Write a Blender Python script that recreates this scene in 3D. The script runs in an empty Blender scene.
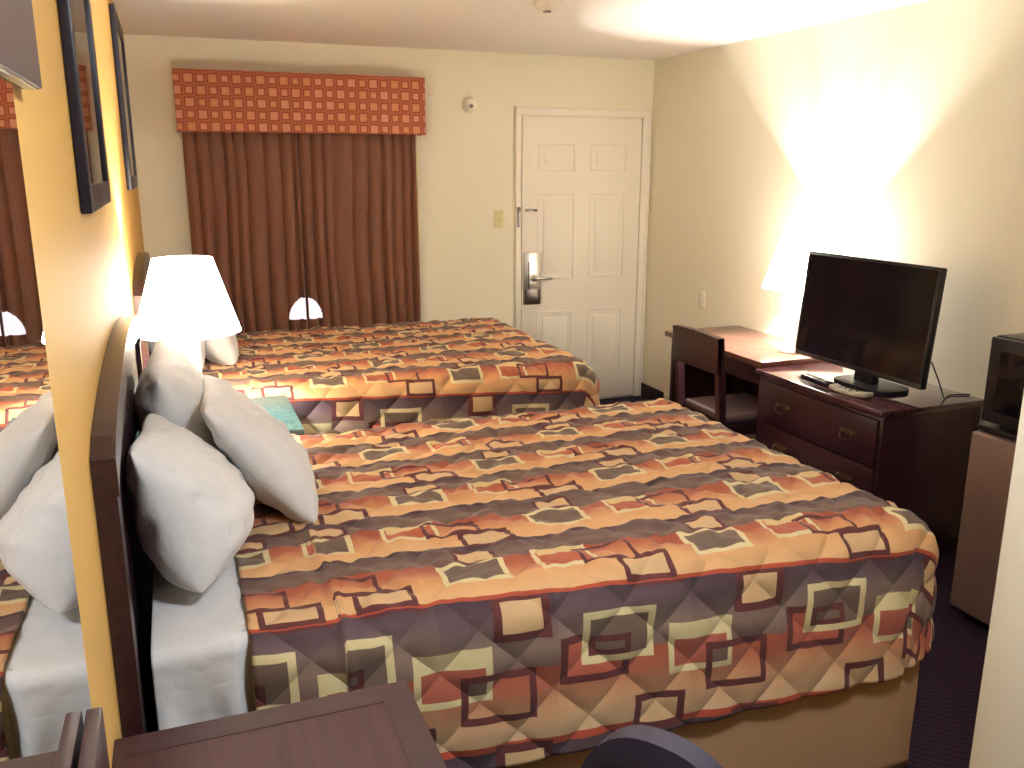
import bpy, bmesh, math, random
from mathutils import Vector, Matrix, noise

sc = bpy.context.scene
COL = sc.collection
PI = math.pi
random.seed(7)

# ------------------------------------------------------------------ dimensions (metres)
W, D, H = 3.447, 5.784, 2.44          # room width, distance to the window wall, ceiling
YR = -1.9                             # wall behind the photographer
CAM = (0.1668, 0.0, 1.7071)

# ------------------------------------------------------------------ node helpers
def srgb(r, g, b):
    f = lambda c: c / 12.92 if c <= 0.04045 else ((c + 0.055) / 1.055) ** 2.4
    return (f(r / 255), f(g / 255), f(b / 255), 1)

class NT:
    def __init__(self, name):
        self.m = bpy.data.materials.new(name); self.m.use_nodes = True
        self.t = self.m.node_tree; self.t.nodes.clear()
        self.out = self.n('ShaderNodeOutputMaterial')
    def n(self, kind, **kw):
        nd = self.t.nodes.new(kind)
        for k, v in kw.items(): setattr(nd, k, v)
        return nd
    def put(self, sock, v):
        if isinstance(v, bpy.types.NodeSocket): self.t.links.new(v, sock)
        elif v is not None: sock.default_value = v
    def math(self, op, a, b=None, c=None, clamp=False):
        nd = self.n('ShaderNodeMath', operation=op, use_clamp=clamp)
        self.put(nd.inputs[0], a)
        if b is not None: self.put(nd.inputs[1], b)
        if c is not None: self.put(nd.inputs[2], c)
        return nd.outputs[0]
    def vmath(self, op, a, b=None, c=None):
        nd = self.n('ShaderNodeVectorMath', operation=op)
        self.put(nd.inputs[0], a)
        if b is not None: self.put(nd.inputs[1], b)
        if c is not None: self.put(nd.inputs[2], c)
        return nd.outputs[0]
    def mix(self, f, a, b, blend='MIX'):
        nd = self.n('ShaderNodeMix', data_type='RGBA', blend_type=blend)
        self.put(nd.inputs[0], f); self.put(nd.inputs[6], a); self.put(nd.inputs[7], b)
        return nd.outputs[2]
    def noise(self, scale, detail=3, vec=None, rough=.55):
        nd = self.n('ShaderNodeTexNoise'); nd.inputs['Scale'].default_value = scale
        nd.inputs['Detail'].default_value = detail; nd.inputs['Roughness'].default_value = rough
        if vec is not None: self.put(nd.inputs['Vector'], vec)
        return nd
    def obj(self): return self.n('ShaderNodeTexCoord').outputs['Object']
    def uv(self): return self.n('ShaderNodeTexCoord').outputs['UV']
    def ramp(self, f, stops, interp='LINEAR'):
        nd = self.n('ShaderNodeValToRGB'); cr = nd.color_ramp; cr.interpolation = interp
        while len(cr.elements) < len(stops): cr.elements.new(0.5)
        for e, (p, c) in zip(cr.elements, stops): e.position = p; e.color = c
        self.put(nd.inputs[0], f); return nd.outputs[0]
    def bump(self, h, strength=.3, dist=.002):
        nd = self.n('ShaderNodeBump'); nd.inputs['Strength'].default_value = strength
        nd.inputs['Distance'].default_value = dist; self.put(nd.inputs['Height'], h); return nd.outputs[0]
    def bsdf(self, color, rough=.5, metal=0, normal=None, spec=None, coat=None, sheen=None):
        b = self.n('ShaderNodeBsdfPrincipled')
        self.put(b.inputs['Base Color'], color); self.put(b.inputs['Roughness'], rough)
        b.inputs['Metallic'].default_value = metal
        if normal is not None: self.put(b.inputs['Normal'], normal)
        if spec is not None: b.inputs['Specular IOR Level'].default_value = spec
        if coat is not None: b.inputs['Coat Weight'].default_value = coat; b.inputs['Coat Roughness'].default_value = .15
        if sheen is not None: b.inputs['Sheen Weight'].default_value = sheen
        self.t.links.new(b.outputs[0], self.out.inputs[0]); return b

def plain(name, c, rough=.5, metal=0, bump=0, scale=200, spec=None, var=.06, coat=None):
    t = NT(name); o = t.obj(); nz = t.noise(scale, 3, o)
    col = t.mix(nz.outputs[0], tuple(x * (1 - var) for x in c[:3]) + (1,), tuple(min(1, x * (1 + var)) for x in c[:3]) + (1,))
    t.bsdf(col, rough, metal, t.bump(nz.outputs[0], bump, .001) if bump else None, spec, coat)
    return t.m

def wood(name, c1, c2, rough=.35, axis=1, coat=.25):
    t = NT(name); o = t.obj()
    s = [60, 60, 60]; s[axis] = 3.5
    v = t.vmath('MULTIPLY', o, tuple(s))
    nz = t.noise(1, 5, v, .65)
    col = t.ramp(nz.outputs[0], [(.3, c1), (.7, c2)])
    t.bsdf(col, rough, 0, t.bump(nz.outputs[0], .08, .001), None, coat); return t.m

M = {}
M['cream_wall'] = plain('cream_wall_paint', srgb(233, 228, 208), .85, bump=.35, scale=170, var=.03)
M['gold_wall'] = plain('gold_wall_paint', srgb(222, 178, 98), .6, bump=.25, scale=170, var=.03)
M['ceiling'] = plain('ceiling_paint', srgb(240, 234, 228), .9, bump=.5, scale=120, var=.03)
M['white_paint'] = plain('white_gloss_paint', srgb(236, 230, 218), .4, var=.02)
M['dark_wood'] = wood('mahogany', srgb(42, 22, 31), srgb(64, 34, 40), .3)
M['lacquer'] = wood('lacquered_mahogany', srgb(54, 28, 34), srgb(80, 42, 46), .14, 1, 1.0)
M['dark_wood_x'] = wood('mahogany_cross_grain', srgb(52, 22, 24), srgb(84, 38, 36), .3, 0)
M['desk_top'] = wood('reddish_brown_laminate', srgb(104, 66, 56), srgb(128, 84, 70), .22)
M['table_inlay'] = wood('brown_table_veneer', srgb(56, 29, 36), srgb(76, 42, 44), .45, 1)
M['table_edge'] = wood('dark_table_border', srgb(52, 30, 37), srgb(68, 42, 46), .42, 0)
M['headboard'] = wood('headboard_wood', srgb(38, 20, 28), srgb(60, 35, 40), .3, 1)
M['white_cotton'] = None
M['navy_frame'] = plain('navy_black_frame', srgb(24, 24, 44), .35, var=.1)
M['black_plastic'] = plain('black_plastic', srgb(22, 21, 26), .35)
M['matte_black'] = plain('matte_black_plastic', srgb(20, 19, 25), .6, spec=.25)
M['screen'] = plain('dark_screen', srgb(16, 15, 22), .12, var=.02)
M['grey_plastic'] = plain('grey_plastic', srgb(176, 170, 160), .4)
M['white_plastic'] = plain('white_plastic', srgb(232, 226, 212), .4)
M['ivory_plastic'] = plain('ivory_plastic', srgb(216, 204, 150), .4)
M['steel'] = plain('satin_steel', srgb(196, 194, 188), .28, 1, var=.04)
M['dark_steel'] = plain('dark_steel', srgb(120, 112, 110), .35, 1)
M['brass'] = plain('aged_brass', srgb(92, 74, 58), .55, .8)
M['navy_vinyl'] = plain('navy_grey_vinyl', srgb(58, 54, 70), .42, bump=.25, scale=300, spec=.5)
M['seat_fabric'] = plain('brown_seat_fabric', srgb(84, 64, 64), .9, bump=.5, scale=400)
M['skirt'] = plain('tan_skirt_fabric', srgb(178, 142, 104), .9, bump=.4, scale=500)
M['rubber'] = plain('dark_vinyl_baseboard', srgb(44, 26, 30), .5)
M['appliance'] = plain('taupe_appliance', srgb(130, 106, 98), .45, var=.03)
M['taupe_box'] = plain('taupe_light_box', srgb(88, 72, 70), .55)
M['diffuser'] = plain('milky_diffuser', srgb(215, 205, 180), .4)
M['ceramic'] = plain('cream_ceramic', srgb(240, 232, 214), .25, var=.02)

def mat_cotton():
    t = NT('white_cotton'); o = t.obj(); nz = t.noise(1, 2, t.vmath('MULTIPLY', o, (9, 16, 11)))
    w = t.noise(500, 2, o)
    t.bsdf(t.mix(nz.outputs[0], srgb(206, 207, 210), srgb(222, 222, 220)), .85, 0, t.bump(t.math('MULTIPLY_ADD', w.outputs[0], .06, t.math('ABSOLUTE', t.math('SUBTRACT', nz.outputs[0], .5))), .4, .02), None, None, .2)
    return t.m
M['white_cotton'] = mat_cotton()

def mat_carpet():
    t = NT('dark_patterned_carpet'); o = t.obj()
    wv = t.n('ShaderNodeTexWave', wave_type='BANDS', bands_direction='DIAGONAL')
    wv.inputs['Scale'].default_value = 17; wv.inputs['Distortion'].default_value = 2.5; wv.inputs['Detail'].default_value = 2
    t.put(wv.inputs['Vector'], t.vmath('MULTIPLY', o, (1, 1, 0)))
    nz = t.noise(420, 2, o)
    col = t.mix(t.math('MULTIPLY', wv.outputs[1], nz.outputs[0]), srgb(40, 28, 44), srgb(72, 50, 68))
    t.bsdf(col, .95, 0, t.bump(nz.outputs[0], .8, .004), .2); return t.m
M['carpet'] = mat_carpet()

def mat_curtain():
    t = NT('rust_brown_curtain'); o = t.obj()
    v = t.vmath('MULTIPLY', o, (260, 260, 8)); nz = t.noise(1, 3, v)
    col = t.mix(nz.outputs[0], srgb(108, 66, 48), srgb(136, 88, 66))
    b = t.bsdf(col, .6, 0, t.bump(nz.outputs[0], .15, .001), .4, None, .15)
    return t.m
M['curtain'] = mat_curtain()

def mat_valance():
    t = NT('valance_squares'); uv = t.uv()
    P = .0672
    sc_ = t.vmath('MULTIPLY', uv, (1 / P, 1 / P, 0))
    cell = t.vmath('FLOOR', sc_); fr = t.vmath('FRACTION', sc_)
    a = t.vmath('ABSOLUTE', t.vmath('SUBTRACT', fr, (.5, .5, 0)))
    s = t.n('ShaderNodeSeparateXYZ'); t.put(s.inputs[0], a)
    d = t.math('MAXIMUM', s.outputs[0], s.outputs[1])
    c = t.n('ShaderNodeSeparateXYZ'); t.put(c.inputs[0], cell)
    chk = t.math('MODULO', t.math('ADD', t.math('MULTIPLY', c.outputs[0], 1), t.math('MULTIPLY', c.outputs[1], 1)), 2)
    chk = t.math('ABSOLUTE', chk)
    wn = t.n('ShaderNodeTexWhiteNoise', noise_dimensions='2D'); t.put(wn.inputs['Vector'], cell)
    rad = t.math('MULTIPLY_ADD', chk, .08, .25)
    inner = t.math('LESS_THAN', d, rad)
    ring = t.math('COMPARE', d, t.math('ADD', rad, .065), .032)
    tiny = t.math('LESS_THAN', d, .09)
    odd = t.math('GREATER_THAN', wn.outputs[0], .6)
    base = srgb(180, 102, 70)
    col = t.mix(ring, base, srgb(146, 60, 48))
    col = t.mix(inner, col, t.mix(wn.outputs[0], srgb(222, 154, 126), srgb(212, 140, 96)))
    col = t.mix(t.math('MULTIPLY', tiny, odd), col, srgb(222, 158, 100))
    nz = t.noise(700, 2, uv)
    col = t.mix(t.math('MULTIPLY', nz.outputs[0], .25), col, srgb(140, 76, 56))
    t.bsdf(col, .8, 0, t.bump(nz.outputs[0], .2, .001)); return t.m
M['valance'] = mat_valance()

# quilted bedspread: printed pattern, one tile 0.63 x 0.74 m of cloth
def mat_quilt():
    t = NT('printed_bedspread'); uv0 = t.uv()
    nz = t.noise(9, 2, uv0)
    jit = t.vmath('MULTIPLY', t.vmath('SUBTRACT', nz.outputs['Color'], (.5, .5, .5)), (.010, .010, 0))
    uv = t.vmath('ADD', uv0, jit)
    PU = .63
    s = t.n('ShaderNodeSeparateXYZ'); t.put(s.inputs[0], uv)
    U, Wc = s.outputs[0], s.outputs[1]
    cream = srgb(240, 222, 164); maroon = srgb(100, 42, 46); fillc = srgb(232, 192, 138); gint = srgb(120, 100, 84)
    rust = srgb(176, 84, 58); redl = srgb(192, 78, 48); dusk = srgb(66, 48, 58)
    def layer(bandP, stops, line0, jogw, rects, shift):
        w1 = t.math('DIVIDE', t.math('WRAP', Wc, bandP, 0.0), bandP)
        uu = U
        if shift:
            row = t.math('ADD', t.math('FLOOR', t.math('DIVIDE', Wc, bandP)), 1)
            uu = t.math('MULTIPLY_ADD', t.math('ABSOLUTE', t.math('MODULO', row, 2)), shift, U)
        jog = t.math('MULTIPLY', t.math('GREATER_THAN', t.math('WRAP', uu, PU, 0.0), .28), jogw)
        st = {'c': t.ramp(t.math('ADD', w1, jog), stops)}
        st['c'] = t.mix(t.math('GREATER_THAN', w1, line0), st['c'], t.mix(t.math('GREATER_THAN', Wc, -.03), dusk, redl))  # red edge line; dark shading at the other row borders is painted in
        cmb = t.n('ShaderNodeCombineXYZ'); t.put(cmb.inputs[0], uu); t.put(cmb.inputs[1], Wc); q0 = cmb.outputs[0]
        for (u0, u1, a0, a1, fc, lc, th) in rects:
            c = ((u0 + u1) / 2, (a0 + a1) / 2, 0)
            q = t.vmath('ABSOLUTE', t.vmath('WRAP', t.vmath('SUBTRACT', q0, c), (PU / 2, bandP / 2, 1), (-PU / 2, -bandP / 2, -1)))
            q = t.vmath('SUBTRACT', q, ((u1 - u0) / 2, (a1 - a0) / 2, 0))
            ss = t.n('ShaderNodeSeparateXYZ'); t.put(ss.inputs[0], q)
            d = t.math('MAXIMUM', ss.outputs[0], ss.outputs[1])
            if fc: st['c'] = t.mix(t.math('LESS_THAN', d, 0), st['c'], fc)
            if lc: st['c'] = t.mix(t.math('COMPARE', d, -th / 2, th / 2), st['c'], lc)
        return st['c']
    side = layer(.37, [(0, srgb(62, 46, 62)), (.12, srgb(98, 78, 86)), (.32, srgb(152, 128, 110)), (.455, srgb(124, 100, 90)), (.465, rust), (.60, srgb(194, 110, 80)), (.76, srgb(222, 166, 118)), (.93, srgb(232, 194, 146))], .95, .035, [
        (.285, .465, .105, .225, srgb(200, 102, 78), maroon, .019),
        (.34, .53, .05, .182, gint, None, 0), (.36, .465, .112, .165, None, maroon, .016), (.34, .53, .05, .182, None, cream, .018),
        (.57, .75, .105, .238, srgb(186, 98, 76), cream, .017), (.57, .75, .105, .150, cream, None, 0),
        (.690, .736, .184, .222, gint, None, 0), (.675, .855, .170, .296, None, maroon, .018),
        (.125, .265, -.012, .098, fillc, maroon, .021), (.48, .615, .283, .378, fillc, maroon, .019)], 0)
    top = layer(.22, [(0, dusk), (.05, srgb(100, 76, 74)), (.24, srgb(128, 102, 86)), (.33, srgb(112, 86, 76)), (.35, rust), (.46, srgb(188, 100, 68)), (.58, srgb(216, 142, 92)), (.72, srgb(236, 176, 114)), (.95, srgb(242, 190, 130))], .955, .05, [
        (.045, .205, .075, .165, gint, cream, .014),
        (.285, .425, .062, .150, srgb(196, 102, 70), cream, .011), (.300, .405, .062, .090, srgb(236, 204, 140), None, 0),
        (.385, .535, .075, .150, None, maroon, .011),
        (.10, .205, .012, .070, fillc, maroon, .010), (.465, .60, .142, .216, fillc, maroon, .014)], .315)
    col = t.mix(t.math('GREATER_THAN', Wc, 0.0), top, side)
    weave = t.noise(600, 2, uv0)
    col = t.mix(t.math('MULTIPLY', weave.outputs[0], .22), col, srgb(150, 110, 86))
    col = t.mix(1.0, col, (.78, .80, .84, 1), 'MULTIPLY')
    sm = t.n('ShaderNodeUVMap'); sm.uv_map = 'Stitch'
    s2 = t.n('ShaderNodeSeparateXYZ'); t.put(s2.inputs[0], sm.outputs[0])
    qa = t.math('ABSOLUTE', t.math('SINE', t.math('MULTIPLY', t.math('ADD', s2.outputs[0], s2.outputs[1]), PI)))
    qb = t.math('ABSOLUTE', t.math('SINE', t.math('MULTIPLY', t.math('SUBTRACT', s2.outputs[0], s2.outputs[1]), PI)))
    hq = t.math('POWER', t.math('MULTIPLY', qa, qb), .45)
    hq = t.math('MULTIPLY_ADD', weave.outputs[0], .02, hq)
    b = t.bsdf(col, .75, 0, t.bump(hq, .42, .016), .3, None, .1)
    return t.m
M['quilt'] = mat_quilt()

def mat_shade():
    t = NT('glowing_shade_fabric')
    d = t.n('ShaderNodeBsdfDiffuse'); d.inputs[0].default_value = (.62, .57, .48, 1)
    tr = t.n('ShaderNodeBsdfTranslucent'); tr.inputs[0].default_value = (.03, .027, .022, 1)
    em = t.n('ShaderNodeEmission'); em.inputs[0].default_value = (1, .95, .84, 1); em.inputs[1].default_value = SHADE_GLOW  # emission added to the cloth in place of bulb light shining through
    nz = t.noise(300, 2, t.obj()); t.put(d.inputs['Normal'], t.bump(nz.outputs[0], .1, .001))
    a1 = t.n('ShaderNodeAddShader'); a2 = t.n('ShaderNodeAddShader')
    t.t.links.new(d.outputs[0], a1.inputs[0]); t.t.links.new(tr.outputs[0], a1.inputs[1])
    t.t.links.new(a1.outputs[0], a2.inputs[0]); t.t.links.new(em.outputs[0], a2.inputs[1])
    t.t.links.new(a2.outputs[0], t.out.inputs[0]); return t.m
SHADE_GLOW = 23.0
M['shade'] = mat_shade()

def mat_emit(name, c, s):
    t = NT(name); e = t.n('ShaderNodeEmission'); e.inputs[0].default_value = c; e.inputs[1].default_value = s
    t.t.links.new(e.outputs[0], t.out.inputs[0]); return t.m
M['bulb'] = mat_emit('lit_bulb', (1, .86, .66, 1), 40)

def mat_mirror():
    t = NT('mirror_glass'); t.bsdf((.93, .93, .92, 1), .01, 1); return t.m
M['mirror'] = mat_mirror()
def mat_glass():
    t = NT('clear_glass')
    g = t.n('ShaderNodeBsdfGlossy'); g.inputs['Roughness'].default_value = .03
    tr = t.n('ShaderNodeBsdfTransparent'); fr = t.n('ShaderNodeFresnel'); fr.inputs[0].default_value = 1.5
    mx = t.n('ShaderNodeMixShader'); t.put(mx.inputs[0], fr.outputs[0])
    t.t.links.new(tr.outputs[0], mx.inputs[1]); t.t.links.new(g.outputs[0], mx.inputs[2])
    t.t.links.new(mx.outputs[0], t.out.inputs[0]); return t.m
M['glass'] = mat_glass()
def mat_stone():
    t = NT('teal_marbled_laminate'); o = t.obj()
    a = t.noise(38, 4, o, .7); b = t.noise(160, 2, o)
    col = t.ramp(t.math('MULTIPLY_ADD', b.outputs[0], .3, t.math('MULTIPLY', a.outputs[0], .8)), [(.35, srgb(34, 56, 58)), (.5, srgb(58, 90, 92)), (.65, srgb(96, 122, 116))])
    t.bsdf(col, .3); return t.m
M['stone'] = mat_stone()
def mat_art():
    t = NT('muted_landscape_print'); o = t.obj()
    nz = t.noise(5, 5, o); s = t.n('ShaderNodeSeparateXYZ'); t.put(s.inputs[0], o)
    f = t.math('MULTIPLY_ADD', nz.outputs[0], .35, t.math('MULTIPLY', s.outputs[2], .9))
    t.bsdf(t.ramp(f, [(.1, srgb(120, 96, 72)), (.45, srgb(170, 150, 120)), (.8, srgb(190, 184, 170))]), .7); return t.m
M['art'] = mat_art()
M['mat_board'] = plain('picture_mat_board', srgb(206, 196, 178), .9)

# ------------------------------------------------------------------ mesh builder
class MB:
    def __init__(s): s.bm = bmesh.new()
    def box(s, x0, y0, z0, x1, y1, z1, bev=0.0, seg=2, mtx=None):
        r = bmesh.ops.create_cube(s.bm, size=1)
        vs = r['verts']
        for v in vs: v.co = Vector(((x0 + x1) / 2 + v.co.x * (x1 - x0), (y0 + y1) / 2 + v.co.y * (y1 - y0), (z0 + z1) / 2 + v.co.z * (z1 - z0)))
        if bev:
            es = list({e for v in vs for e in v.link_edges})
            rr = bmesh.ops.bevel(s.bm, geom=es, offset=bev, segments=seg, profile=.5, affect='EDGES')
            vs = list({v for f in rr['faces'] for v in f.verts} | {v for v in vs if v.is_valid})
            vs = s._island(vs)
        if mtx is not None:
            for v in vs: v.co = mtx @ v.co
        return s
    def _island(s, vs):
        seen = set(v for v in vs if v.is_valid); st = list(seen)
        while st:
            v = st.pop()
            for e in v.link_edges:
                o = e.other_vert(v)
                if o not in seen: seen.add(o); st.append(o)
        return list(seen)
    def tube(s, pts, r, n=10, caps=True):
        pts = [Vector(p) for p in pts]; rs = r if isinstance(r, (list, tuple)) else [r] * len(pts)
        rings = []
        for i, p in enumerate(pts):
            tg = (pts[min(i + 1, len(pts) - 1)] - pts[max(i - 1, 0)]).normalized()
            a = tg.orthogonal().normalized() if i == 0 else (pa - tg * pa.dot(tg)).normalized()
            pa = a; b = tg.cross(a)
            rings.append([s.bm.verts.new(p + (a * math.cos(2 * PI * k / n) + b * math.sin(2 * PI * k / n)) * rs[i]) for k in range(n)])
        for A, B in zip(rings, rings[1:]):
            for k in range(n): s.bm.faces.new((A[k], A[(k + 1) % n], B[(k + 1) % n], B[k]))
        if caps:
            s.bm.faces.new(list(reversed(rings[0]))); s.bm.faces.new(rings[-1])
        return s
    def lathe(s, prof, c=(0, 0, 0), n=40, axis='z', closed=False):
        rings = []
        for r, z in prof:
            ring = []
            for k in range(n):
                a = 2 * PI * k / n; x, y = r * math.cos(a), r * math.sin(a)
                p = (x, y, z) if axis == 'z' else ((z, x, y) if axis == 'x' else (x, z, y))
                ring.append(s.bm.verts.new(Vector(c) + Vector(p)))
            rings.append(ring)
        prs = list(zip(rings, rings[1:]))
        if closed: prs.append((rings[-1], rings[0]))
        for A, B in prs:
            for k in range(n): s.bm.faces.new((A[k], A[(k + 1) % n], B[(k + 1) % n], B[k]))
        if not closed:
            if prof[0][0] > 1e-4: s.bm.faces.new(list(reversed(rings[0])))
            if prof[-1][0] > 1e-4: s.bm.faces.new(rings[-1])
        bmesh.ops.remove_doubles(s.bm, verts=s.bm.verts, dist=1e-6)
        return s
    def prism(s, poly, axis, a0, a1, bev=0.0):
        def P(p, a): return Vector((a, p[0], p[1])) if axis == 'x' else (Vector((p[0], a, p[1])) if axis == 'y' else Vector((p[0], p[1], a)))
        A = [s.bm.verts.new(P(p, a0)) for p in poly]; B = [s.bm.verts.new(P(p, a1)) for p in poly]
        n = len(poly)
        fs = [s.bm.faces.new(list(reversed(A))), s.bm.faces.new(B)]
        es = set(fs[0].edges) | set(fs[1].edges)
        for k in range(n): s.bm.faces.new((A[k], A[(k + 1) % n], B[(k + 1) % n], B[k]))
        if bev: bmesh.ops.bevel(s.bm, geom=list(es), offset=bev, segments=2, profile=.5, affect='EDGES')
        return s
    def grid(s, nu, nv, fn, closed_u=False):
        vs = [[s.bm.verts.new(fn(i / (nu - 1) if not closed_u else i / nu, j / (nv - 1))) for j in range(nv)] for i in range(nu)]
        for i in range(nu if closed_u else nu - 1):
            for j in range(nv - 1):
                s.bm.faces.new((vs[i][j], vs[(i + 1) % nu][j], vs[(i + 1) % nu][j + 1], vs[i][j + 1]))
        return s
    def build(s, name, m, parent=None, smooth=True, local=False, angle=40, uvbox=False):
        bmesh.ops.recalc_face_normals(s.bm, faces=s.bm.faces)
        if parent is not None and not local:
            off = -Vector(parent.location)
            p = parent.parent
            while p is not None: off -= Vector(p.location); p = p.parent
            bmesh.ops.translate(s.bm, verts=s.bm.verts, vec=off)
        me = bpy.data.meshes.new(name); s.bm.to_mesh(me); s.bm.free()
        me.materials.append(M[m])
        if smooth:
            me.polygons.foreach_set('use_smooth', [True] * len(me.polygons))
            try: me.set_sharp_from_angle(angle=math.radians(angle))
            except Exception: pass
        o = bpy.data.objects.new(name, me); COL.objects.link(o)
        if parent is not None: o.parent = parent
        return o

def thing(name, label, cat, loc=(0, 0, 0), rotz=0, group=None):
    o = bpy.data.objects.new(name, None); COL.objects.link(o); o.empty_display_size = .1
    o.location = loc; o.rotation_euler = (0, 0, rotz); o['label'] = label; o['category'] = cat
    if group: o['group'] = group
    return o
def tag(o, label, cat, group=None):
    o['label'] = label; o['category'] = cat
    if group: o['group'] = group
    return o
def struct(o): o['kind'] = 'structure'; return o
def recenter(o):
    me = o.data; n = len(me.vertices)
    xs = [v.co for v in me.vertices]
    c = Vector(((min(v.x for v in xs) + max(v.x for v in xs)) / 2, (min(v.y for v in xs) + max(v.y for v in xs)) / 2, min(v.z for v in xs)))
    me.transform(Matrix.Translation(-c)); o.location = c; return o
def dup(root, loc, label, group=None):
    r = root.copy(); COL.objects.link(r); r.location = loc; r['label'] = label
    if group: r['group'] = group
    for ch in list(root.children):
        c = ch.copy(); COL.objects.link(c); c.parent = r
        for g in ch.children:
            d = g.copy(); COL.objects.link(d); d.parent = c
    return r

# ------------------------------------------------------------------ room shell
T = .12
struct(MB().box(-T, YR - T, -.1, W + T, D + T, 0).build('floor', 'carpet', smooth=False))
struct(MB().box(-T, YR - T, H, W + T, D + T, H + .1).build('ceiling', 'ceiling', smooth=False))
struct(MB().box(-T, YR - T, 0, 0, D + T, H).build('wall_left', 'gold_wall', smooth=False))
struct(MB().box(W, YR - T, 0, W + T, D + T, H).build('wall_right', 'cream_wall', smooth=False))
struct(MB().box(0, YR - T, 0, W, YR, H).build('wall_rear', 'cream_wall', smooth=False))
wx0, wx1, wz0, wz1 = .42, 1.56, .66, 1.95          # window opening
b = MB()
b.box(0, D, 0, wx0, D + T, H); b.box(wx1, D, 0, W, D + T, H)
b.box(wx0, D, 0, wx1, D + T, wz0); b.box(wx0, D, wz1, wx1, D + T, H)
struct(b.build('wall_back', 'cream_wall', smooth=False))
struct(MB().box(1.437, .88, 0, W, 1.0, H, .006).build('wall_partition', 'cream_wall', angle=30))

def win():
    fr = MB(); y0, y1 = D + .03, D + .08
    fr.box(wx0, y0, wz0, wx0 + .04, y1, wz1, .004); fr.box(wx1 - .04, y0, wz0, wx1, y1, wz1, .004)
    fr.box(wx0 + .04, y0, wz0, wx1 - .04, y1, wz0 + .04, .004); fr.box(wx0 + .04, y0, wz1 - .04, wx1 - .04, y1, wz1, .004)
    fr.box(1.12, y0 + .008, wz0 + .04, 1.16, y1 - .008, wz1 - .04, .004)
    f = struct(fr.build('window_1', 'white_paint'))
    MB().box(wx0 + .03, D + .052, wz0 + .03, wx1 - .03, D + .058, wz1 - .03).build('pane', 'glass', f, smooth=False)
    MB().box(wx0 - .03, D - .03, wz0 - .02, wx1 + .03, D + .03, wz0, .004).build('sill', 'white_paint', f)
win()

# door, casing, hardware
dl, dr, dt = 2.443, 3.358, 2.04
cas = MB()
cas.box(dl - .052, D - .018, 0, dl - .008, D, dt + .012, .004); cas.box(dr + .008, D - .018, 0, dr + .07, D, dt + .012, .004)
cas.box(dl - .052, D - .018, dt + .012, dr + .07, D, dt + .062, .004)
cas.box(dl - .05, D - .026, 0, dl - .036, D, dt + .05, .003); cas.box(dr + .054, D - .026, 0, dr + .068, D, dt + .05, .003); cas.box(dl - .05, D - .026, dt + .046, dr + .068, D, dt + .06, .003)
struct(cas.build('trim_1', 'white_paint'))
def door():
    y1, yf = D - .002, D - .014
    bm = MB(); bm.box(dl, yf, .012, dr, y1, dt - .002, .002)
    w = dr - dl
    cols = ((dl + .115, dl + .40), (dr - .40, dr - .115))
    for (x0, x1) in cols:
        for (z0, z1) in ((.23, .70), (.93, 1.53), (1.68, 1.87)):
            # raised moulding ring and raised field of each panel
            r = .014
            bm.box(x0, yf - .004, z0, x0 + r, yf, z1, .003); bm.box(x1 - r, yf - .006, z0, x1, yf, z1, .003)
            bm.box(x0 + r, yf - .006, z0, x1 - r, yf, z0 + r, .002); bm.box(x0 + r, yf - .006, z1 - r, x1 - r, yf, z1, .003)
            bm.box(x0 + .045, yf - .005, z0 + .045, x1 - .045, yf, z1 - .045, .004)
    d = struct(bm.build('door_1', 'white_paint'))
    MB().box(2.452, yf - .012, .755, 2.588, yf, 1.125, .006).build('lock_plate', 'steel', d)
    p = MB(); p.box(2.462, yf - .03, .76, 2.575, yf - .008, .87, .008); p.build('lock_housing', 'dark_steel', d)
    lv = MB(); lv.lathe([(.026, 0), (.026, -.012), (.012, -.016), (.011, -.05)], (2.535, yf - .01, .945), 24, 'y')
    lv.tube([(2.53, yf - .06, .945), (2.58, yf - .062, .945), (2.64, yf - .058, .942), (2.652, yf - .045, .94)], [.011, .010, .009, .008], 12)
    lv.build('lever_handle', 'steel', d)
    MB().box(2.487, yf - .016, .80, 2.495, yf - .005, 1.06, .001).build('card_slot', 'black_plastic', d)
    ltc = MB(); ltc.box(2.405, D - .03, 1.30, 2.418, D - .016, 1.43, .003); ltc.box(2.402, D - .05, 1.405, 2.42, D - .028, 1.44, .003)
    ltc.build('latch_bar', 'dark_steel', d)
    lt = MB(); lt.box(2.465, yf - .01, 1.408, 2.54, yf, 1.424, .002); lt.lathe([(.009, 0), (.009, -.03), (0, -.035)], (2.535, yf - .008, 1.416), 12, 'y')
    lt.build('latch_stud', 'dark_steel', d)
door()
bb = MB(); bb.box(W - .012, 5.44, 0, W, D, .10, .003); struct(bb.build('baseboard_right', 'rubber'))
bb = MB(); bb.box(W - .012, 1.0, 0, W, 5.44, .10, .003); struct(bb.build('trim_2', 'white_paint'))
bb = MB(); bb.box(0, D - .012, 0, dl - .055, D, .10, .003); struct(bb.build('baseboard_back', 'rubber'))
bb = MB(); bb.box(0, -1.9, 0, .012, D - .012, .10, .003); struct(bb.build('baseboard_left', 'rubber'))

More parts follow.
